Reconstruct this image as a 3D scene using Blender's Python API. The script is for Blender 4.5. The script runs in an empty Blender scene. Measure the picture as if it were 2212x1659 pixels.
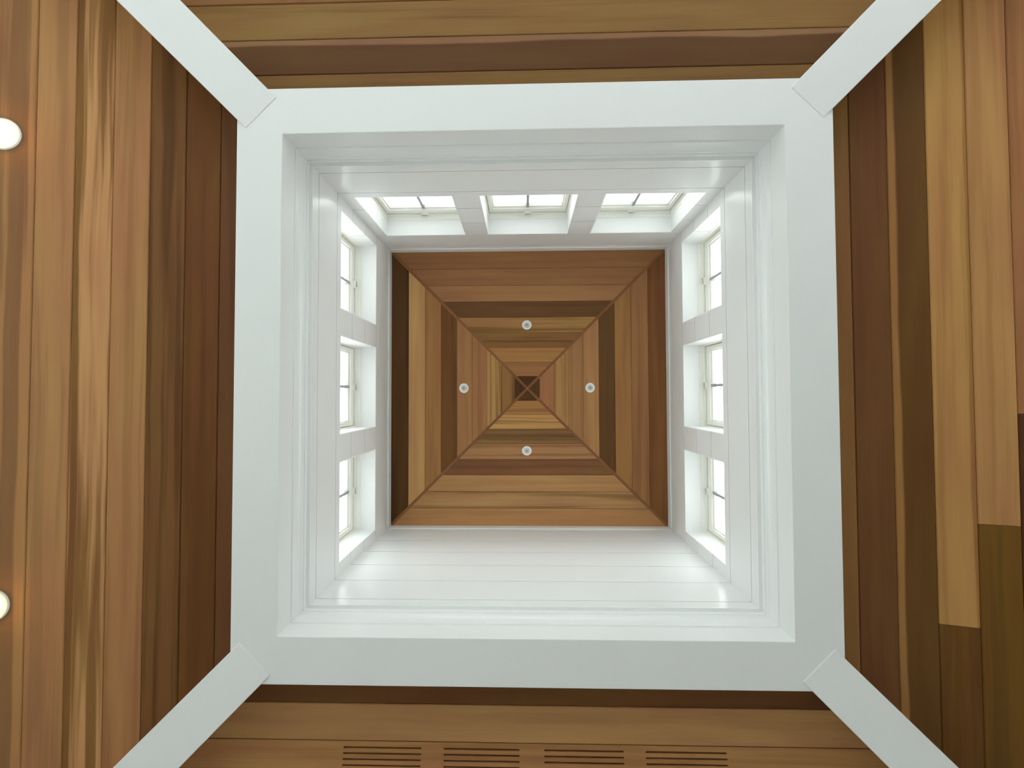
import bpy, math
from mathutils import Matrix, Vector

scene = bpy.context.scene
COL = scene.collection

# ------------------------------------------------------------------ camera, sky, exposure
CAM = (-0.032736, 0.067440, 0.0)
RX, RY, RZ, FPX = -0.026555, 0.025440, -0.003920, 988.265


def cam_rows():
    cx, sx, cy, sy, cz, sz = (math.cos(RX), math.sin(RX), math.cos(RY),
                              math.sin(RY), math.cos(RZ), math.sin(RZ))
    rz = Matrix(((cz, -sz, 0), (sz, cz, 0), (0, 0, 1)))
    ry = Matrix(((cy, 0, sy), (0, 1, 0), (-sy, 0, cy)))
    rx = Matrix(((1, 0, 0), (0, cx, -sx), (0, sx, cx)))
    return rz @ ry @ rx


rows = cam_rows()
cam_data = bpy.data.cameras.new('camera')
cam = bpy.data.objects.new('camera', cam_data)
COL.objects.link(cam)
cam_data.sensor_width = 36.0
cam_data.sensor_fit = 'HORIZONTAL'
cam_data.lens = FPX * 36.0 / 2212.0
cam_data.clip_start = 0.02
m3 = Matrix((rows[0], -rows[1], -rows[2])).transposed()
cam.matrix_world = Matrix.Translation(CAM) @ m3.to_4x4()
scene.camera = cam

world = bpy.data.worlds.new('overcast_sky')
scene.world = world
world.use_nodes = True
bg = world.node_tree.nodes['Background']
bg.inputs['Color'].default_value = (0.91, 0.962, 1.0, 1)
bg.inputs['Strength'].default_value = 6.3

scene.view_settings.view_transform = 'Standard'
scene.view_settings.look = 'None'
scene.view_settings.gamma = 1.0
scene.view_settings.use_curve_mapping = False
scene.view_settings.exposure = 0.0
scene.cycles.max_bounces = 9
scene.cycles.diffuse_bounces = 6
scene.cycles.glossy_bounces = 4
scene.cycles.transparent_max_bounces = 10
scene.cycles.caustics_reflective = False
scene.cycles.caustics_refractive = False
scene.cycles.use_light_tree = False

# ------------------------------------------------------------------ measurements (metres, camera at z = 0)
R1 = 1.10            # inner half width of the white beam frame
R2 = 1.30507         # outer half width
Z1 = 1.97451         # its underside
RW = 1.07            # inner half width of the boarded cupola walls
ZJ = 2.27636         # first board joint
BH = 0.22916         # board height
ZE = 3.54294         # eave of the cupola roof
RE = 1.064
RS = 0.4840          # slope of the cupola roof
RP = 0.13301         # plank width there
ZC = 2.23993         # lower ceiling height at R2
LS = 0.25647         # slope of the lower ceiling
LP = 0.15104         # plank width there
LOFF = 0.21337
WHW, WGAP, ZS, ZH = 0.28448, 0.71649, 2.55694, 3.1905
FLOOR = -1.10
ROOM = 3.40          # half width of the room


# ------------------------------------------------------------------ materials
def srgb(r, g, b):
    def f(c):
        c /= 255.0
        return c / 12.92 if c <= 0.04045 else ((c + 0.055) / 1.055) ** 2.4
    return (f(r), f(g), f(b))


def new_mat(name):
    m = bpy.data.materials.new(name)
    m.use_nodes = True
    nt = m.node_tree
    return m, nt, nt.nodes['Principled BSDF']


def paint(name, color, rough, bump=0.0, scale=60.0):
    m, nt, p = new_mat(name)
    p.inputs['Base Color'].default_value = (*color, 1)
    tc = nt.nodes.new('ShaderNodeTexCoord')
    n = nt.nodes.new('ShaderNodeTexNoise')
    n.inputs['Scale'].default_value = scale * 0.1
    nt.links.new(tc.outputs['Object'], n.inputs['Vector'])
    mr = nt.nodes.new('ShaderNodeMapRange')
    mr.inputs['To Min'].default_value = rough * 0.85
    mr.inputs['To Max'].default_value = rough * 1.15
    nt.links.new(n.outputs['Fac'], mr.inputs['Value'])
    if bump:
        nt.links.new(mr.outputs['Result'], p.inputs['Roughness'])
    else:
        p.inputs['Roughness'].default_value = rough
    if bump:
        n2 = nt.nodes.new('ShaderNodeTexNoise')
        n2.inputs['Scale'].default_value = scale
        nt.links.new(tc.outputs['Object'], n2.inputs['Vector'])
        b = nt.nodes.new('ShaderNodeBump')
        b.inputs['Strength'].default_value = bump
        b.inputs['Distance'].default_value = 0.002
        nt.links.new(n2.outputs['Fac'], b.inputs['Height'])
        nt.links.new(b.outputs['Normal'], p.inputs['Normal'])
    return m


def attr(nt, name):
    a = nt.nodes.new('ShaderNodeAttribute')
    a.attribute_type = 'OBJECT'
    a.attribute_name = name
    return a


def math_node(nt, op, a, b=None, clamp=False):
    n = nt.nodes.new('ShaderNodeMath')
    n.operation = op
    n.use_clamp = clamp
    for i, v in enumerate((a, b)):
        if v is None:
            continue
        if isinstance(v, (int, float)):
            n.inputs[i].default_value = v
        else:
            nt.links.new(v, n.inputs[i])
    return n.outputs[0]


def cedar_material():
    """Cedar board: colour of its own from the object, streaks along local X."""
    m, nt, p = new_mat('cedar')
    L = nt.links.new
    tc = nt.nodes.new('ShaderNodeTexCoord')
    main = attr(nt, 'wood_color')
    dark = attr(nt, 'streak_color')
    par = attr(nt, 'streak')        # amount, seed, across scale
    band = attr(nt, 'band')         # centre, half width (m), amount
    sp = nt.nodes.new('ShaderNodeSeparateXYZ'); L(par.outputs['Vector'], sp.inputs[0])
    sb = nt.nodes.new('ShaderNodeSeparateXYZ'); L(band.outputs['Vector'], sb.inputs[0])
    so = nt.nodes.new('ShaderNodeSeparateXYZ'); L(tc.outputs['Object'], so.inputs[0])
    # slow waviness so the figure runs almost but not quite straight
    wv = nt.nodes.new('ShaderNodeTexNoise'); wv.noise_dimensions = '2D'
    wv.inputs['Scale'].default_value = 1.0
    wv.inputs['Detail'].default_value = 2.0
    cw = nt.nodes.new('ShaderNodeCombineXYZ')
    L(math_node(nt, 'MULTIPLY', so.outputs['X'], 1.1), cw.inputs['X'])
    L(math_node(nt, 'ADD', math_node(nt, 'MULTIPLY', so.outputs['Y'], 3.0), math_node(nt, 'MULTIPLY', sp.outputs['Y'], 17.3)), cw.inputs['Y'])
    L(cw.outputs[0], wv.inputs['Vector'])
    wob = math_node(nt, 'MULTIPLY', math_node(nt, 'SUBTRACT', wv.outputs['Fac'], 0.5), 0.030)
    yw = math_node(nt, 'ADD', so.outputs['Y'], wob)

    def streak_noise(kx, ky_out, seed_mul, detail):
        c = nt.nodes.new('ShaderNodeCombineXYZ')
        L(math_node(nt, 'MULTIPLY', so.outputs['X'], kx), c.inputs['X'])
        L(math_node(nt, 'MULTIPLY', yw, ky_out), c.inputs['Y'])
        L(math_node(nt, 'MULTIPLY', sp.outputs['Y'], seed_mul), c.inputs['Z'])
        n = nt.nodes.new('ShaderNodeTexNoise')
        n.inputs['Scale'].default_value = 1.0
        n.inputs['Detail'].default_value = detail
        n.inputs['Roughness'].default_value = 0.55
        L(c.outputs[0], n.inputs['Vector'])
        return n.outputs['Fac']

    broad = streak_noise(0.48, sp.outputs['Z'], 7.77, 3.0)
    ramp = nt.nodes.new('ShaderNodeMapRange')
    ramp.interpolation_type = 'SMOOTHSTEP'
    ramp.inputs['From Min'].default_value = 0.46
    ramp.inputs['From Max'].default_value = 0.62
    L(broad, ramp.inputs['Value'])
    f1 = math_node(nt, 'MULTIPLY', ramp.outputs['Result'], sp.outputs['X'])
    dist = math_node(nt, 'ABSOLUTE', math_node(nt, 'SUBTRACT', yw, sb.outputs['X']))
    br = nt.nodes.new('ShaderNodeMapRange')
    br.interpolation_type = 'SMOOTHSTEP'
    L(math_node(nt, 'SUBTRACT', dist, sb.outputs['Y']), br.inputs['Value'])
    br.inputs['From Min'].default_value = -0.006
    br.inputs['From Max'].default_value = 0.006
    br.inputs['To Min'].default_value = 1.0
    br.inputs['To Max'].default_value = 0.0
    f2 = math_node(nt, 'MULTIPLY', br.outputs['Result'], sb.outputs['Z'])
    fac = math_node(nt, 'MAXIMUM', f1, f2, clamp=True)
    mix = nt.nodes.new('ShaderNodeMix'); mix.data_type = 'RGBA'
    L(fac, mix.inputs['Factor'])
    L(main.outputs['Color'], mix.inputs[6])
    L(dark.outputs['Color'], mix.inputs[7])
    # fine grain and cloudy tone
    fine = streak_noise(2.2, 260.0, 3.1, 3.0)
    cloud = streak_noise(1.2, 9.0, 5.3, 2.0)
    g = math_node(nt, 'ADD',
                  math_node(nt, 'MULTIPLY', math_node(nt, 'SUBTRACT', fine, 0.5), 0.22),
                  math_node(nt, 'MULTIPLY', math_node(nt, 'SUBTRACT', cloud, 0.5), 0.34))
    hv = nt.nodes.new('ShaderNodeHueSaturation')
    L(math_node(nt, 'ADD', 1.0, g), hv.inputs['Value'])
    L(math_node(nt, 'ADD', 0.5, math_node(nt, 'MULTIPLY', math_node(nt, 'SUBTRACT', cloud, 0.5), 0.035)), hv.inputs['Hue'])
    L(mix.outputs[2], hv.inputs['Color'])
    # rare pin knots
    vo = nt.nodes.new('ShaderNodeTexVoronoi'); vo.inputs['Scale'].default_value = 1.0
    ck = nt.nodes.new('ShaderNodeCombineXYZ')
    L(math_node(nt, 'MULTIPLY', so.outputs['X'], 1.3), ck.inputs['X'])
    L(math_node(nt, 'MULTIPLY', so.outputs['Y'], 2.6), ck.inputs['Y'])
    L(math_node(nt, 'MULTIPLY', sp.outputs['Y'], 11.9), ck.inputs['Z'])
    L(ck.outputs[0], vo.inputs['Vector'])
    kn = nt.nodes.new('ShaderNodeMapRange')
    L(vo.outputs['Distance'], kn.inputs['Value'])
    kn.inputs['From Min'].default_value = 0.006
    kn.inputs['From Max'].default_value = 0.016
    kn.inputs['To Min'].default_value = 0.45
    kn.inputs['To Max'].default_value = 1.0
    mk = nt.nodes.new('ShaderNodeVectorMath'); mk.operation = 'SCALE'
    L(hv.outputs['Color'], mk.inputs[0])
    L(kn.outputs['Result'], mk.inputs['Scale'])
    L(mk.outputs['Vector'], p.inputs['Base Color'])
    p.inputs['Roughness'].default_value = 0.55
    p.inputs['Specular IOR Level'].default_value = 0.14
    b = nt.nodes.new('ShaderNodeBump')
    b.inputs['Strength'].default_value = 0.12
    b.inputs['Distance'].default_value = 0.001
    L(fine, b.inputs['Height'])
    L(b.outputs['Normal'], p.inputs['Normal'])
    return m


def glass_material():
    m, nt, p = new_mat('window_glass')
    nt.nodes.remove(p)
    out = nt.nodes['Material Output']
    tr = nt.nodes.new('ShaderNodeBsdfTransparent')
    tr.inputs['Color'].default_value = (0.97, 0.975, 0.95, 1)
    gl = nt.nodes.new('ShaderNodeBsdfGlossy')
    gl.inputs['Roughness'].default_value = 0.03
    lw = nt.nodes.new('ShaderNodeLayerWeight')      # Schlick reflectance of thin clear glass
    lw.inputs['Blend'].default_value = 0.5
    p5 = math_node(nt, 'POWER', lw.outputs['Facing'], 5.0)
    fr = math_node(nt, 'ADD', 0.04, math_node(nt, 'MULTIPLY', p5, 0.9))
    mx = nt.nodes.new('ShaderNodeMixShader')
    nt.links.new(fr, mx.inputs[0])
    nt.links.new(tr.outputs[0], mx.inputs[1])
    nt.links.new(gl.outputs[0], mx.inputs[2])
    nt.links.new(mx.outputs[0], out.inputs['Surface'])
    return m


def lamp_material(name, color, strength):
    m, nt, p = new_mat(name)
    p.inputs['Base Color'].default_value = (0.9, 0.85, 0.75, 1)
    p.inputs['Emission Color'].default_value = (*color, 1)
    p.inputs['Emission Strength'].default_value = strength
    return m


def ground_material(name, c1, c2, scale):
    m, nt, p = new_mat(name)
    tc = nt.nodes.new('ShaderNodeTexCoord')
    n = nt.nodes.new('ShaderNodeTexNoise')
    n.inputs['Scale'].default_value = scale
    n.inputs['Detail'].default_value = 5
    mx = nt.nodes.new('ShaderNodeMix'); mx.data_type = 'RGBA'
    mx.inputs[6].default_value = (*c1, 1)
    mx.inputs[7].default_value = (*c2, 1)
    nt.links.new(tc.outputs['Object'], n.inputs['Vector'])
    nt.links.new(n.outputs['Fac'], mx.inputs['Factor'])
    nt.links.new(mx.outputs[2], p.inputs['Base Color'])
    p.inputs['Roughness'].default_value = 0.7
    return m


M = {
    'beam': paint('white_beam_paint', (0.84, 0.85, 0.855), 0.42, 0.05, 90),
    'board': paint('white_board_paint', (0.84, 0.85, 0.855), 0.24, 0.03, 40),
    'mould': paint('white_moulding_paint', (0.84, 0.85, 0.855), 0.28),
    'reveal': paint('white_reveal_paint', (0.84, 0.85, 0.855), 0.4, 0.05, 60),
    'vinyl': paint('cream_window_vinyl', (0.87, 0.865, 0.81), 0.35),
    'gap_ring': paint('dark_window_gap_ring', (0.05, 0.05, 0.045), 0.7),
    'muntin': paint('grey_muntin_metal', (0.34, 0.35, 0.40), 0.4),
    'latch': paint('grey_latch_metal', (0.42, 0.40, 0.36), 0.35),
    'deck': paint('plywood_roof_deck', (0.36, 0.25, 0.15), 0.9),
    'core': paint('wall_core', (0.62, 0.61, 0.59), 0.9),
    'lamp_white': paint('white_lamp_trim', (0.86, 0.86, 0.84), 0.4),
    'lamp_grey': paint('grey_lamp_baffle', (0.62, 0.62, 0.60), 0.35),
    'lamp_eye': paint('dark_lamp_lens', (0.33, 0.32, 0.31), 0.2),
    'lamp_lit': lamp_material('lit_lamp_lens', (1.0, 0.48, 0.15), 60.0),
    'glass': glass_material(),
    'cedar': cedar_material(),
    'plaster': paint('room_wall_paint', (0.72, 0.73, 0.70), 0.7),
    'floor': ground_material('floor_stone', (0.54, 0.55, 0.555), (0.60, 0.61, 0.61), 2.0),
    'shingle': ground_material('light_grey_roofing', (0.46, 0.46, 0.455), (0.54, 0.54, 0.53), 6.0),
    'lawn': ground_material('lawn', (0.20, 0.235, 0.21), (0.27, 0.295, 0.275), 1.5),
    'terrace': ground_material('terrace_stone', (0.46, 0.475, 0.48), (0.52, 0.535, 0.54), 3.0),
}


# ------------------------------------------------------------------ mesh helpers
def link_mesh(name, verts, faces, mat, parent=None, mw=None, smooth=False):
    me = bpy.data.meshes.new(name)
    me.from_pydata([tuple(v) for v in verts], [], faces)
    me.validate()
    me.update()
    if smooth:
        me.shade_smooth()
    o = bpy.data.objects.new(name, me)
    COL.objects.link(o)
    me.materials.append(M[mat] if isinstance(mat, str) else mat)
    if parent is not None:
        o.parent = parent
    if mw is not None:
        o.matrix_basis = mw
    return o


def tag(o, label, cat, kind=None, group=None):
    o['label'] = label
    o['category'] = cat
    if kind:
        o['kind'] = kind
    if group:
        o['group'] = group
    return o


def empty(name, mw=None):
    o = bpy.data.objects.new(name, None)
    o.empty_display_size = 0.05
    COL.objects.link(o)
    if mw is not None:
        o.matrix_basis = mw
    return o


def grid_plate(xs, ys, keep, th, xmap=None, zmap=None):
    """Plate of thickness th behind z = 0 made of the grid cells keep(i, j) accepts."""
    if xmap is None:
        def xmap(i, y):
            return xs[i]
    verts, faces, idx = [], [], {}

    def v(i, j, k):
        key = (i, j, k)
        if key not in idx:
            x = xmap(i, ys[j])
            z = 0.0 if k == 0 else -th
            idx[key] = len(verts)
            verts.append((x, ys[j], z))
        return idx[key]
    nx, ny = len(xs) - 1, len(ys) - 1
    K = [[bool(keep(i, j)) for j in range(ny)] for i in range(nx)]

    def on(i, j):
        return 0 <= i < nx and 0 <= j < ny and K[i][j]
    for i in range(nx):
        for j in range(ny):
            if not K[i][j]:
                continue
            faces.append((v(i, j, 0), v(i + 1, j, 0), v(i + 1, j + 1, 0), v(i, j + 1, 0)))
            faces.append((v(i, j, 1), v(i, j + 1, 1), v(i + 1, j + 1, 1), v(i + 1, j, 1)))
            if not on(i - 1, j):
                faces.append((v(i, j, 0), v(i, j + 1, 0), v(i, j + 1, 1), v(i, j, 1)))
            if not on(i + 1, j):
                faces.append((v(i + 1, j, 0), v(i + 1, j, 1), v(i + 1, j + 1, 1), v(i + 1, j + 1, 0)))
            if not on(i, j - 1):
                faces.append((v(i, j, 0), v(i, j, 1), v(i + 1, j, 1), v(i + 1, j, 0)))
            if not on(i, j + 1):
                faces.append((v(i, j + 1, 0), v(i + 1, j + 1, 0), v(i + 1, j + 1, 1), v(i, j + 1, 1)))
    return verts, faces


def box(x0, x1, y0, y1, z0, z1):
    v = [(x, y, z) for z in (z0, z1) for y in (y0, y1) for x in (x0, x1)]
    f = [(0, 2, 3, 1), (4, 5, 7, 6), (0, 1, 5, 4), (2, 6, 7, 3), (0, 4, 6, 2), (1, 3, 7, 5)]
    return v, f


def lathe(profile, n=40):
    """profile: (radius, z) list, spun about local Z; ends closed when radius > 0."""
    verts, faces = [], []
    for r, z in profile:
        for k in range(n):
            a = 2 * math.pi * k / n
            verts.append((r * math.cos(a), r * math.sin(a), z))
    for i in range(len(profile) - 1):
        for k in range(n):
            a, b = i * n + k, i * n + (k + 1) % n
            faces.append((a, b, b + n, a + n))
    return verts, faces


SIDES = {'left': (-1, 0), 'right': (1, 0), 'far': (0, -1), 'near': (0, 1)}


def wall_frame(n, r):
    """Local X along the wall, local Y up, local Z into the cupola; plane at distance r."""
    N = Vector((n[0], n[1], 0))
    z = -N
    y = Vector((0, 0, 1))
    x = y.cross(z)
    m = Matrix((x, y, z)).transposed().to_4x4()
    m.translation = N * r
    return m


def slope_frame(n, slope, apex_z):
    """Local X along the slope, Y down the slope (from the axis), Z towards the room."""
    c = 1 / math.hypot(1, slope)
    s = slope * c
    y = Vector((n[0] * c, n[1] * c, -s))
    x = Vector((-n[1], n[0], 0))
    z = x.cross(y)
    m = Matrix((x, y, z)).transposed().to_4x4()
    m.translation = Vector((0, 0, apex_z))
    return m, c


# ------------------------------------------------------------------ white beam frame, mouldings, hip beams
v, f = grid_plate([-R2, -R1, R1, R2], [-R2, -R1, R1, R2], lambda i, j: not (i == 1 and j == 1), 0.33)
ring = link_mesh('trim_1', v, f, 'beam', None, Matrix.Translation((0, 0, Z1)) @ Matrix.Scale(-1, 4, (0, 0, 1)))
ring.data.flip_normals()
ring.data.transform(ring.matrix_basis)
ring.matrix_basis = Matrix.Identity(4)
bv = ring.modifiers.new('bevel', 'BEVEL'); bv.width = 0.003; bv.segments = 2; bv.limit_method = 'ANGLE'
tag(ring, 'wide white painted square beam frame around the cupola opening', 'beam', 'structure')

hip_labels = {
    (-1, 1): 'white sloped hip beam between the vented cedar slope and the slope with lit downlights',
    (1, 1): 'white sloped hip beam between the vented cedar slope and the slope with staggered plank ends',
    (-1, -1): 'white sloped hip beam opposite the vented slope, bordering the slope with lit downlights',
    (1, -1): 'white sloped hip beam opposite the vented slope, bordering the slope with staggered plank ends',
}
n_trim = 2
HW = 0.096
for a in ((-1, -1), (1, -1), (-1, 1), (1, 1)):
    d = Vector((a[0], a[1], 0)).normalized()
    side = Vector((-d.y, d.x, 0))
    q2 = math.sqrt(2)
    prof = []
    for r in (1.196, ROOM + 0.06):
        zb = Z1 - 0.004 - (r - 1.20) * LS
        prof.append((r * q2, zb, zb + 0.27))
    vs = []
    for (s_, zb, zt) in prof:
        for w in (-HW, HW):
            for z in (zb, zt):
                p = d * s_ + side * w
                vs.append((p.x, p.y, z))
    fs = [(0, 2, 3, 1), (4, 5, 7, 6), (0, 1, 5, 4), (2, 6, 7, 3), (0, 4, 6, 2), (1, 3, 7, 5)]
    o = link_mesh('trim_%d' % n_trim, vs, fs, 'beam')
    bv = o.modifiers.new('bevel', 'BEVEL'); bv.width = 0.003; bv.segments = 2
    tag(o, hip_labels[a], 'beam', 'structure')
    n_trim += 1

wall_words = {
    'left': 'window wall on the side of the lit downlights',
    'right': 'window wall on the side of the staggered plank ends',
    'far': 'window wall facing the blank wall',
    'near': 'blank wall above the vented slope',
}
prof = [(R1 + 0.004, 2.086), (1.0945, 2.088), (1.0935, 2.092), (1.0935, 2.098), (1.0975, 2.101), (1.0985, 2.112),
        (1.0975, 2.126), (1.0945, 2.139), (1.0895, 2.150), (1.0840, 2.156), (1.0832, 2.165), (1.0880, 2.168), (1.0880, 2.174),
        (1.0822, 2.177), (1.0815, 2.1845), (1.0845, 2.188), (1.0845, 2.203), (1.0690, 2.2052), (1.0690, 2.212), (R1 + 0.004, 2.212)]
for nm, n in SIDES.items():
    fr = wall_frame(n, 0.0)
    vs, fs = [], []
    k = len(prof)
    for e in (-1, 1):
        for r, z in prof:
            vs.append((e * r, z, -r))
    for i in range(k):
        j = (i + 1) % k
        fs.append((i, j, k + j, k + i))
    fs.append(tuple(range(k)))
    fs.append(tuple(range(2 * k - 1, k - 1, -1)))
    o = link_mesh('trim_%d' % n_trim, vs, fs, 'mould', None, fr)
    tag(o, 'stepped white moulding under the ' + wall_words[nm], 'moulding', 'structure')
    n_trim += 1

# ------------------------------------------------------------------ cupola walls of white boards
JT = [ZJ + BH * k for k in range(6)]
GAP = 0.0044
TOPW = ZE + 0.03
BT = 0.018


def openings(nm):
    if nm == 'near':
        return []
    return [((i - 1) * WGAP - WHW, (i - 1) * WGAP + WHW) for i in range(3)]


for nm, n in SIDES.items():
    ops = openings(nm)
    # core behind the boards, with the window openings
    fr = wall_frame(n, RW + BT)
    ext = RW + BT + 0.185
    xs = [-ext] + [x for o_ in ops for x in o_] + [ext]
    core_th = 0.185
    ys = [Z1 + 0.33, ZS, ZH, TOPW + 0.02]
    v, f = grid_plate(xs, ys, lambda i, j: not (j == 1 and i % 2 == 1), core_th,
                      xmap=(lambda i, y, xs=xs: xs[i]))
    # mitre the core ends so neighbouring walls do not overlap
    vv = []
    for (x, y, z) in v:
        if abs(abs(x) - ext) < 1e-6:
            x = math.copysign(RW + BT - z - 0.0005, x)
        vv.append((x, y, z))
    wall = link_mesh('wall_cupola_' + nm, vv, f, 'core', None, fr)
    lab = {'left': 'white boarded cupola wall with three windows on the side of the lit downlights',
           'right': 'white boarded cupola wall with three windows on the side of the staggered plank ends',
           'far': 'white boarded cupola wall with three windows facing the blank wall',
           'near': 'blank white boarded cupola wall without windows'}[nm]
    tag(wall, lab, 'wall', 'structure')
    off = Matrix.Translation((0, 0, BT))
    rows_ = [(2.206, JT[0])] + [(JT[k], JT[k + 1]) for k in range(5)] + [(JT[5], TOPW)]
    X0, X1 = -RW, RW
    for (a, b) in rows_:
        a2, b2 = a + GAP / 2, b - GAP / 2
        cut = ops and b2 > ZS + 0.01 and a2 < ZH - 0.01
        if not cut:
            v, f = grid_plate([X0, X1], [a2, b2], lambda i, j: True, BT)
            link_mesh('board', v, f, 'board', wall, off)
        elif a2 < ZS:
            xs = [X0] + [x for o_ in ops for x in o_] + [X1]
            v, f = grid_plate(xs, [a2, ZS, b2], lambda i, j: not (j == 1 and i % 2 == 1), BT)
            link_mesh('board', v, f, 'board', wall, off)
        else:
            xs = [X0] + [x for o_ in ops for x in o_] + [X1]
            for i in range(0, len(xs) - 1, 2):
                v, f = grid_plate([xs[i], xs[i + 1]], [a2, min(b2, ZH) if b2 > ZH else b2], lambda i, j: True, BT)
                link_mesh('board', v, f, 'board', wall, off)
    # window reveals: head, sill and boarded jambs
    dep = 0.108
    for (x0, x1) in ops:
        v, f = box(x0 - 0.002, x1 + 0.002, ZH - 0.0065, ZH + 0.004, -dep + BT, BT - 0.0006)
        link_mesh('reveal_head', v, f, 'reveal', wall)
        v, f = box(x0 - 0.002, x1 + 0.002, ZS - 0.004, ZS + 0.008, -dep + BT, BT - 0.0006)
        link_mesh('reveal_sill', v, f, 'reveal', wall)
        zz = [ZS + 0.008] + [j for j in JT if ZS + 0.02 < j < ZH - 0.02] + [ZH - 0.0065]
        for s_, xe in ((1, x0), (-1, x1)):
            for q in range(len(zz) - 1):
                lo = zz[q] + (GAP / 2 if q else 0)
                hi = zz[q + 1] - (GAP / 2 if q < len(zz) - 2 else 0)
                xa, xb = sorted((xe - s_ * 0.003, xe + s_ * 0.0065))
                v, f = box(xa, xb, lo, hi, -dep + BT, BT - 0.0006)
                link_mesh('reveal_board', v, f, 'reveal', wall)
    # slim flat strip under the roof
    v, f = grid_plate([X0, X1], [ZE - 0.062, ZE + 0.012], lambda i, j: True, 0.006)
    o = link_mesh('eave_strip', v, f, 'board', wall, Matrix.Translation((0, 0, BT + 0.006)))

# ------------------------------------------------------------------ nine windows
def rect_ring(x0, x1, y0, y1, wd, z0, z1, wx=None):
    wx = wd if wx is None else wx
    v, f = grid_plate([x0, x0 + wx, x1 - wx, x1], [y0, y0 + wd, y1 - wd, y1],
                      lambda i, j: not (i == 1 and j == 1), z1 - z0)
    return [(x, y, z + z1) for (x, y, z) in v], f


wn = 1
end_words = {
    'left': ('next to the blank wall', 'in the middle of its wall', 'next to the wall facing the blank wall'),
    'right': ('next to the wall facing the blank wall', 'in the middle of its wall', 'next to the blank wall'),
    'far': ('on the side of the lit downlights', 'in the middle of its wall', 'on the side of the staggered plank ends'),
}
side_words = {'left': 'cupola window over the lit downlights, ', 'right': 'cupola window over the staggered plank ends, ',
              'far': 'cupola window facing the blank wall, '}
for nm in ('left', 'far', 'right'):
    n = SIDES[nm]
    fr = wall_frame(n, RW)
    xdir = (fr.to_3x3() @ Vector((1, 0, 0)))
    for i in range(3):
        xc = (i - 1) * WGAP
        root = empty('window_%d' % wn, fr @ Matrix.Translation((xc, ZS, -0.108)))
        wn += 1
        # which neighbour is on this end
        p = xdir * xc
        if nm == 'far':
            e = 0 if p.x < -0.1 else (2 if p.x > 0.1 else 1)
            word = end_words['far'][e]
        else:
            e = 'next to the blank wall' if p.y > 0.1 else ('next to the wall facing the blank wall' if p.y < -0.1 else 'in the middle of its wall')
            word = e
        tag(root, 'cream ' + side_words[nm] + word, 'window', 'structure')
        w, h = WHW + 0.002, ZH - ZS
        v, f = rect_ring(-w, w, -0.002, h + 0.002, 0.016, -0.075, 0.0, 0.010)
        link_mesh('window_frame', v, f, 'vinyl', root)
        v, f = rect_ring(-w + 0.004, w - 0.004, 0.002, h - 0.002, 0.024, -0.075, -0.030, 0.013)
        link_mesh('frame_stop', v, f, 'vinyl', root)
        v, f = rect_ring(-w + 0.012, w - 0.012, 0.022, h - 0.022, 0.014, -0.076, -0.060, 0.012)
        link_mesh('gap_ring', v, f, 'gap_ring', root)  # dark ring set behind the gap between frame stop and sash
        b, bx = 0.0325, 0.0205
        v, f = rect_ring(-w + bx, w - bx, b, h - b, 0.050, -0.080, -0.040, 0.027)
        sash = link_mesh('sash', v, f, 'vinyl', root)
        b2, bx2 = b + 0.046, bx + 0.025
        v, f = rect_ring(-w + bx2, w - bx2, b2, h - b2, 0.016, -0.078, -0.054, 0.010)
        link_mesh('glazing_bead', v, f, 'vinyl', sash)
        b3, bx3 = b2 + 0.010, bx2 + 0.006
        for s_ in (-1, 1):
            xa, xb = sorted((s_ * 0.004, s_ * (w - bx3)))
            v, f = box(xa, xb, b3, h - b3, -0.068, -0.064)
            link_mesh('pane', v, f, 'glass', sash)
        v, f = box(-0.0085, 0.0085, b2 + 0.004, h - b2 - 0.004, -0.076, -0.050)
        link_mesh('muntin', v, f, 'muntin', sash)
        # little latch on the top rail
        v, f = box(-0.024, 0.024, h - 0.048, h - 0.037, -0.041, -0.022)
        lat = link_mesh('latch', v, f, 'vinyl', root)
        lv = [(-0.022, h - 0.046, -0.023), (0.020, h - 0.047, -0.023), (0.020, h - 0.042, -0.023), (-0.022, h - 0.041, -0.023),
              (-0.022, h - 0.048, -0.018), (0.020, h - 0.052, -0.011), (0.020, h - 0.047, -0.011), (-0.022, h - 0.043, -0.018)]
        lf = [(0, 1, 2, 3), (7, 6, 5, 4), (0, 4, 5, 1), (3, 2, 6, 7), (0, 3, 7, 4), (1, 5, 6, 2)]
        link_mesh('latch_lever', lv, lf, 'latch', lat)

# ------------------------------------------------------------------ cedar planks
WOOD_GAIN = 1.45


def wood(col, gain=1.0):
    g = WOOD_GAIN * gain
    return [min(0.9, c * g) for c in srgb(*col)]


seed_counter = [0]


def plank_props(o, col, streak_col=None, amount=0.25, across=22.0, band=None, gain=1.0):
    seed_counter[0] += 1
    if streak_col is None:
        streak_col = tuple(c * 0.72 for c in col)
    o['wood_color'] = wood(col, gain)
    o['streak_color'] = wood(streak_col, gain)
    o['streak'] = [float(amount), float(seed_counter[0]) * 1.37, float(across)]
    o['band'] = [float(x) for x in (band or (0.0, 0.0, 0.0))]


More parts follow.
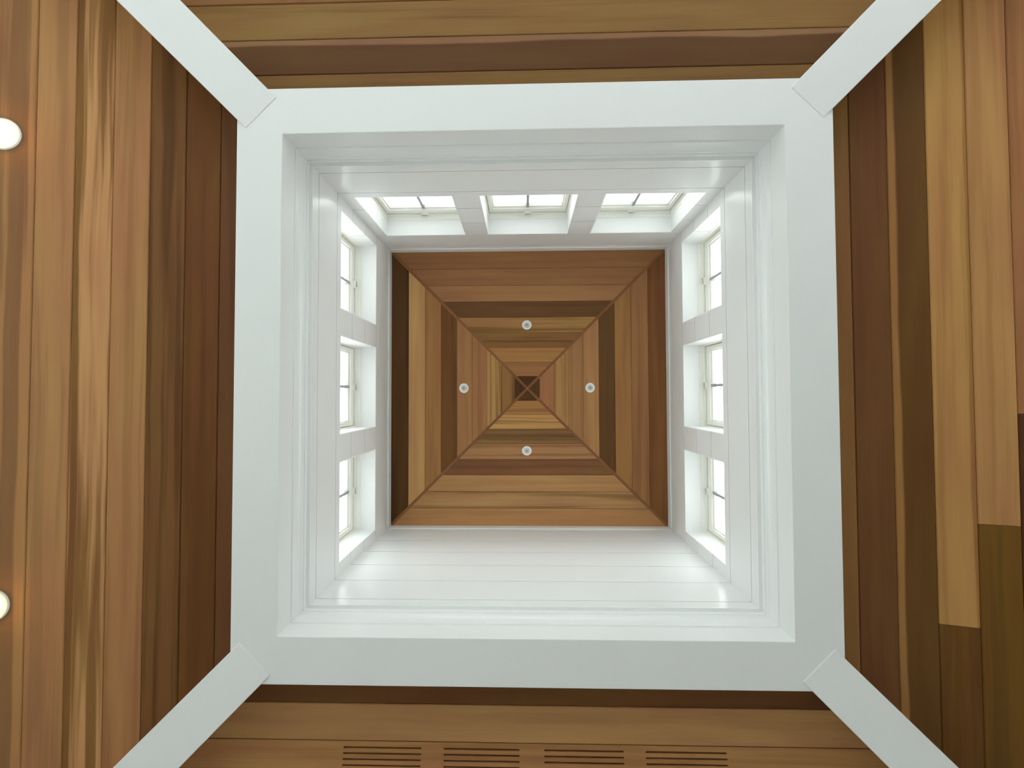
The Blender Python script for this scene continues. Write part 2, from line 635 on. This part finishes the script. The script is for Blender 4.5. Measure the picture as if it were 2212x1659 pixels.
def plank_mesh(parent, y0, y1, c, xa=None, xb=None, th=0.018, ch=0.0035, gap=0.0008, slots=None):
    """Plank from slope distance y0 to y1; its ends follow the hips unless xa / xb cut it square."""
    def xl(y):
        return max(-(y * c), xa) if xa is not None else -(y * c)

    def xr(y):
        return min(y * c, xb) if xb is not None else y * c
    ya, yb = y0 + gap, y1 - gap
    o_m = Matrix.Translation((0, y0, 0))
    if slots:
        xs, ysl = slots
        ys = [ya] + ysl + [yb]
        X = [None] + xs + [None]

        def xmap(i, y):
            if i == 0:
                return xl(y)
            if i == len(X) - 1:
                return xr(y)
            return X[i]
        v, f = grid_plate(X, ys, lambda i, j: not (i % 2 == 1 and j % 2 == 1), th, xmap=xmap)
        v = [(x, y - y0, z) for (x, y, z) in v]
        return link_mesh('plank', v, f, 'cedar', parent, o_m)
    prof = [(ya, -th), (ya, -ch), (ya + ch, 0.0), (yb - ch, 0.0), (yb, -ch), (yb, -th)]
    v = []
    for y, z in prof:
        v.append((xl(y), y - y0, z))
    for y, z in prof:
        v.append((xr(y), y - y0, z))
    k = len(prof)
    f = [(i, i + k, (i + 1) % k + k, (i + 1) % k) for i in range(k)]
    f += [tuple(range(k)), tuple(range(2 * k - 1, k - 1, -1))]
    return link_mesh('plank', v, f, 'cedar', parent, o_m)


def deck_mesh(name, fr, c, y0, y1, z0, z1):
    v = []
    for z in (z0, z1):
        for y in (y0, y1):
            for s_ in (-1, 1):
                v.append((s_ * max(y * c, 0.0005), y, z))
    f = [(0, 2, 3, 1), (4, 5, 7, 6), (0, 1, 5, 4), (2, 6, 7, 3), (0, 4, 6, 2), (1, 3, 7, 5)]
    return link_mesh(name, v, f, 'deck', None, fr)


# cupola roof: planks from the eave (first) to the apex
UPPER = {
    'far': [((126, 86, 54), None, .15), ((130, 90, 58), None, .2), ((138, 98, 64), None, .15), ((92, 62, 36), (70, 46, 22), .4),
            ((142, 104, 64), (106, 76, 36), .85), ((118, 84, 48), (86, 58, 28), .9), ((150, 108, 64), (118, 80, 44), .5),
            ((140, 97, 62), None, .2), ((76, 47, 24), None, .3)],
    'left': [((72, 45, 20), (52, 30, 12), .6), ((164, 124, 80), None, .15), ((138, 97, 58), None, .3), ((96, 63, 32), (78, 50, 24), .5),
             ((140, 98, 64), None, .25), ((142, 100, 64), None, .3), ((150, 112, 70), (108, 74, 40), .8),
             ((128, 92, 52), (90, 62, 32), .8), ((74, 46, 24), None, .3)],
    'right': [((106, 66, 36), (84, 50, 26), .4), ((132, 92, 58), (108, 72, 42), .5), ((136, 96, 56), None, .25), ((84, 56, 30), (66, 42, 20), .5),
              ((148, 106, 68), None, .2), ((140, 100, 64), None, .35), ((152, 114, 70), (112, 76, 42), .6),
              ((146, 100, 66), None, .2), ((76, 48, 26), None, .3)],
    'near': [((150, 108, 68), None, .25), ((148, 110, 72), (104, 72, 42), .7), ((152, 112, 72), None, .2), ((108, 72, 44), (88, 58, 34), .5),
             ((146, 106, 70), (104, 70, 42), .55), ((114, 84, 50), (84, 58, 32), .7), ((164, 124, 76), (112, 78, 42), .7),
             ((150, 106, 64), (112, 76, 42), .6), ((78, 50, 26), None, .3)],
}
apex = ZE + RE * RS
ceil_label = {
    'left': 'small cedar cupola ceiling slope over the window wall on the lit downlight side',
    'right': 'small cedar cupola ceiling slope over the window wall on the staggered plank side',
    'far': 'small cedar cupola ceiling slope over the window wall facing the blank wall',
    'near': 'small cedar cupola ceiling slope over the blank wall'}
for nm, n in SIDES.items():
    fr, c = slope_frame(n, RS, apex)
    deck = deck_mesh('ceiling_cupola_' + nm, fr, c, 0.0, 1.285 / c, -0.06, -0.0185)
    tag(deck, ceil_label[nm], 'ceiling', 'structure')
    Y = RE / c
    bounds = [Y - RP * k for k in range(9)] + [0.004]
    for k in range(9):
        col, sc, amt = UPPER[nm][k]
        o = plank_mesh(deck, bounds[k + 1], bounds[k], c, ch=0.0022, gap=0.0006)
        plank_props(o, col, sc, amt, 24.0)

# hip strips of the cupola ceiling
hip_strip_labels = {
    (-1, -1): "thin cedar hip strip from the two window walls' corner on the lit downlight side",
    (1, -1): "thin cedar hip strip from the two window walls' corner on the staggered plank side",
    (-1, 1): "thin cedar hip strip from the blank wall's corner on the lit downlight side",
    (1, 1): "thin cedar hip strip from the blank wall's corner on the staggered plank side"}
for a in ((-1, -1), (1, -1), (-1, 1), (1, 1)):
    d = Vector((a[0], a[1], -RS)).normalized()
    side = Vector((-a[1], a[0], 0)).normalized()
    up = side.cross(d)
    if up.z > 0:
        up, side = -up, -side
    m = Matrix((d, side, d.cross(side))).transposed().to_4x4()
    if m.to_3x3().col[2].z > 0:
        m = Matrix((d, -side, -d.cross(side))).transposed().to_4x4()
    m.translation = Vector((0, 0, apex))
    ln = math.sqrt(2 + RS * RS) * RE
    v, f = box(0.0, ln - 0.004, -0.022, 0.022, -0.012, 0.0035)
    v = [(x, y, z) if x > 0.1 else (x + (0.0 if z < 0 else 0.002), y, z) for x, y, z in v]
    o = link_mesh('trim_%d' % n_trim, v, f, 'cedar', None, m)
    plank_props(o, (112, 75, 46), (94, 61, 36), .4, 30.0)
    tag(o, hip_strip_labels[a], 'trim', 'structure')
    n_trim += 1

# lower ceiling: planks from the beam frame outwards
LOW = {
    'left': [((94, 60, 36), (76, 46, 24), .4, None), ((96, 60, 30), (80, 48, 20), .5, None), ((104, 70, 38), (74, 47, 20), .75, None),
             ((148, 105, 68), (122, 84, 50), .5, None), ((168, 124, 82), (110, 75, 38), .9, (0.134, 0.016, 1.0)),
             ((150, 107, 70), None, .35, None), ((150, 108, 68), (112, 78, 50), .8, (0.07, 0.03, 0.8)),
             ((140, 100, 62), None, .4, None), ((120, 84, 50), None, .4, None)],
    'right': [((120, 84, 48), None, .2, None), ((98, 62, 36), (84, 52, 28), .4, None), ((88, 58, 26), (136, 96, 54), .0, (0.0, 0.030, 1.0)),
              ((160, 118, 70), (130, 90, 48), .5, (0.146, 0.012, 0.9)), ((158, 115, 72), (132, 90, 52), .45, None),
              ((140, 94, 60), (112, 72, 42), .5, None), ((130, 90, 56), None, .4, None), ((110, 74, 42), None, .4, None),
              ((140, 100, 62), None, .4, None)],
    'far': [((110, 80, 46), (86, 60, 32), .5, None), ((86, 58, 35), (126, 92, 66), .0, (0.140, 0.016, 1.0)), ((122, 91, 54), (94, 67, 30), .6, None),
            ((118, 80, 50), None, .3, None), ((140, 100, 62), None, .4, None), ((110, 74, 42), None, .4, None), ((150, 108, 66), None, .3, None),
            ((96, 62, 34), None, .4, None), ((140, 100, 62), None, .4, None)],
    'near': [((94, 60, 32), (76, 46, 22), .4, None), ((152, 113, 74), (132, 95, 58), .3, None), ((146, 105, 66), (120, 83, 48), .5, None),
             ((120, 82, 48), None, .3, None), ((140, 100, 62), None, .4, None), ((110, 74, 42), None, .4, None), ((150, 108, 66), None, .3, None),
             ((96, 62, 34), None, .4, None), ((140, 100, 62), None, .4, None)],
}
low_label = {
    'left': 'cedar plank slope of the lower ceiling carrying two lit downlights',
    'right': 'cedar plank slope of the lower ceiling with staggered plank ends',
    'far': 'cedar plank slope of the lower ceiling opposite the vented one',
    'near': 'cedar plank slope of the lower ceiling with four groups of vent slots'}
zax = ZC + R2 * LS
for nm, n in SIDES.items():
    fr, c = slope_frame(n, LS, zax)
    ymax = (ROOM + 0.05) / c
    deck = deck_mesh('ceiling_' + nm, fr, c, (R2 - 0.10) / c, ymax, -0.085, -0.030)
    tag(deck, low_label[nm], 'ceiling', 'structure')
    y_first = (R2 + LOFF) / c       # first joint seen on every slope lies at index 0
    bounds = [(R2 - 0.012) / c] + [y_first + LP * (k - 1) for k in range(0, 15)]
    bounds = [b for b in bounds if b < ymax - 0.03] + [ymax]
    # the strip of plank between the beam and the first joint shows whole planks from joint -1
    for k in range(len(bounds) - 1):
        # k = 0: sliver beside the beam, k = 1: plank -1..0, ...
        spec = LOW[nm]
        ks = max(0, k - 1)
        col, sc, amt, band = spec[ks] if ks < len(spec) else spec[(k * 5 + 3) % len(spec)]
        y0, y1 = bounds[k], bounds[k + 1]
        if nm == 'right' and k in (4, 5, 6):
            # butt joints: x runs along local X = (-n.y, n.x) -> world +y on this side
            cut = {4: 1.0863, 5: 0.634, 6: 0.151}[k]
            c2 = {4: (98, 64, 26), 5: (98, 66, 24), 6: (82, 46, 24)}[k]
            o = plank_mesh(deck, y0, y1, c, xb=cut - 0.0006)
            plank_props(o, col, sc, amt, 20.0, band)
            o = plank_mesh(deck, y0, y1, c, xa=cut + 0.0006)
            plank_props(o, c2, None, .45, 24.0, None)
            continue
        slots = None
        if nm == 'near' and abs(y0 * c - 1.665) < 0.02:
            # local X = (-1, 0) on this side: mirror the slot groups
            groups = [(-0.8725, -0.5112), (-0.406, -0.0587), (0.0557, 0.4159), (0.5164, 0.8813)]
            xs = sorted(-x for g_ in groups for x in g_)
            ys = []
            for q in range(5):
                yc = (1.6895 + 0.0226 * q) / c
                ys += [yc - 0.0036, yc + 0.0036]
            slots = (xs, ys)
        o = plank_mesh(deck, y0, y1, c, slots=slots)
        if slots:
            o['label'] = 'cedar plank cut with four groups of narrow vent slots'
        plank_props(o, col, sc, amt, 20.0, band)

# ------------------------------------------------------------------ unseen light grey roofing, added to bounce daylight up through the cupola windows
for nm, n in SIDES.items():
    fr, c = slope_frame(n, LS, zax)
    o = deck_mesh('roof_' + nm, fr, c, (RW + BT + 0.19) / c, (ROOM + 0.35) / c, -0.115, -0.0855)
    o.data.materials[0] = M['shingle']
    tag(o, {'left': 'added light grey outer roofing above the lit downlights', 'right': 'added light grey outer roofing above the staggered plank slope',
            'far': 'added light grey outer roofing above the slope opposite the vents', 'near': 'added light grey outer roofing above the vented slope'}[nm],
        'roof', 'structure')
    fr, c = slope_frame(n, RS, apex)
    o = deck_mesh('roof_cupola_' + nm, fr, c, 0.0, 1.29 / c, -0.085, -0.0605)
    o.data.materials[0] = M['shingle']
    tag(o, 'grey cupola roofing over the ' + wall_words[nm], 'roof', 'structure')

# ------------------------------------------------------------------ recessed downlights
def downlight(mw, lit, label, group, R=0.0405):
    root = empty('recessed_light', mw)
    tag(root, label, 'ceiling light', None, group)
    k = R / 0.0405
    ri = (0.0240 if lit else 0.024) * k
    prof = [(R, 0.0), (R, 0.004), (0.0375 * k, 0.0068), (ri + 0.002 * k, 0.0075), (ri, 0.0062), (ri, 0.0)]
    v, f = lathe(prof, 48)
    link_mesh('trim_ring', v, f, 'lamp_white', root, smooth=False)
    if lit:
        prof = []
        for q in range(0, 9):
            t = q / 8 * math.pi / 2
            prof.append((max(0.0004, (ri - 0.0003) * math.cos(t)), 0.006 + 0.022 * math.sin(t)))
        v, f = lathe(prof, 48)
        link_mesh('lens', v, f, 'lamp_lit', root, smooth=True)
    else:
        prof = [(ri - 0.0004, 0.0062), (0.0185 * k, 0.0040), (0.0150 * k, 0.0008), (0.0004, 0.0006)]
        v, f = lathe(prof, 40)
        link_mesh('baffle', v, f, 'lamp_grey', root, smooth=False)
        prof = [(0.0095 * k, 0.0007), (0.0088 * k, 0.0030), (0.005 * k, 0.0042), (0.0004, 0.0046)]
        v, f = lathe(prof, 32)
        link_mesh('lens', v, f, 'lamp_eye', root, smooth=True)
    return root


def on_slope(n, slope, apex_z, x, y):
    fr, c = slope_frame(n, slope, apex_z)
    r = x * n[0] + y * n[1]
    t = -x * n[1] + y * n[0]
    return fr @ Matrix.Translation((t, r / c, 0.0))


up_words = {'far': ('far', -0.0044, -0.5256, 'facing the blank wall'), 'left': ('left', -0.5310, 0.0, 'on the lit downlight side'),
            'right': ('right', 0.5189, 0.0, 'on the staggered plank side'), 'near': ('near', -0.0086, 0.5212, 'over the blank wall')}
for nm, (_, x, y, w) in up_words.items():
    downlight(on_slope(SIDES[nm], RS, apex, x, y), False,
              'small unlit round white downlight in the cupola ceiling slope ' + w, 'unlit downlights in the cupola ceiling')
downlight(on_slope(SIDES['left'], LS, zax, -2.3695, -1.117), True,
          'lit warm round downlight in the lower cedar slope, farther from the vented slope', 'lit downlights in the lower ceiling', 0.072)
downlight(on_slope(SIDES['left'], LS, zax, -2.3695, 0.978), True,
          'lit warm round downlight in the lower cedar slope, nearer the vented slope', 'lit downlights in the lower ceiling', 0.072)

# ------------------------------------------------------------------ the room below and the ground outside
v, f = box(-ROOM - 0.2, ROOM + 0.2, -ROOM - 0.2, ROOM + 0.2, FLOOR - 0.1, FLOOR)
o = link_mesh('floor', v, f, 'floor')
tag(o, 'pale grey stone floor of the room under the cupola', 'floor', 'structure')
WT = 1.74
holes = {'far': (-2.9, 2.9, FLOOR + 0.02, 1.40), 'left': (-2.6, 1.2, FLOOR + 0.30, 1.40), 'right': None, 'near': None}
for nm, n in SIDES.items():
    fr = wall_frame(n, ROOM)
    E_ = ROOM
    hl = holes[nm]
    if hl:
        x0, x1, z0, z1 = hl
        if nm == 'left':
            # local X of this wall runs along world -y or +y: keep the opening towards the far wall
            xd = fr.to_3x3() @ Vector((1, 0, 0))
            if xd.y < 0:
                x0, x1 = -x1, -x0
        v, f = grid_plate([-E_, x0, x1, E_], [FLOOR, z0, z1, WT], lambda i, j: not (i == 1 and j == 1), 0.15)
    else:
        v, f = grid_plate([-E_, E_], [FLOOR, WT], lambda i, j: True, 0.15)
    o = link_mesh('wall_' + nm, v, f, 'plaster', None, fr)
    tag(o, {'far': 'pale room wall with the wide garden window', 'left': 'pale room wall with the side window',
            'right': 'plain pale room wall under the staggered plank slope', 'near': 'plain pale room wall under the vented slope'}[nm],
        'wall', 'structure')
    if hl:
        root = empty('window_%s_offscreen' % nm, fr @ Matrix.Translation(((x0 + x1) / 2, z0, -0.06)))
        tag(root, 'wide glazed garden window with white frame' if nm == 'far' else 'large glazed side window with white frame', 'window', 'structure')
        w, h = (x1 - x0) / 2, z1 - z0
        v, f = rect_ring(-w, w, 0, h, 0.06, -0.05, 0.03)
        link_mesh('window_frame', v, f, 'vinyl', root)
        nb = 4 if nm == 'far' else 3
        for q in range(nb):
            xa = -w + 0.06 + q * (2 * w - 0.12) / nb
            xb = -w + 0.06 + (q + 1) * (2 * w - 0.12) / nb
            if q:
                v, f = box(xa - 0.025, xa + 0.025, 0.05, h - 0.05, -0.04, 0.02)
                link_mesh('mullion', v, f, 'vinyl', root)
            v, f = box(xa + 0.02, xb - 0.02, 0.05, h - 0.05, -0.012, -0.006)
            link_mesh('pane', v, f, 'glass', root)
v, f = box(-30, 30, -30, 30, FLOOR - 0.30, FLOOR - 0.16)
o = link_mesh('ground', v, f, 'lawn')
tag(o, 'green lawn around the house', 'lawn', 'structure')
v, f = box(-6.0, 6.0, -7.4, -ROOM - 0.2, FLOOR - 0.16, FLOOR - 0.04)
o = link_mesh('terrace', v, f, 'terrace')
tag(o, 'pale stone terrace outside the garden window', 'terrace', 'structure')
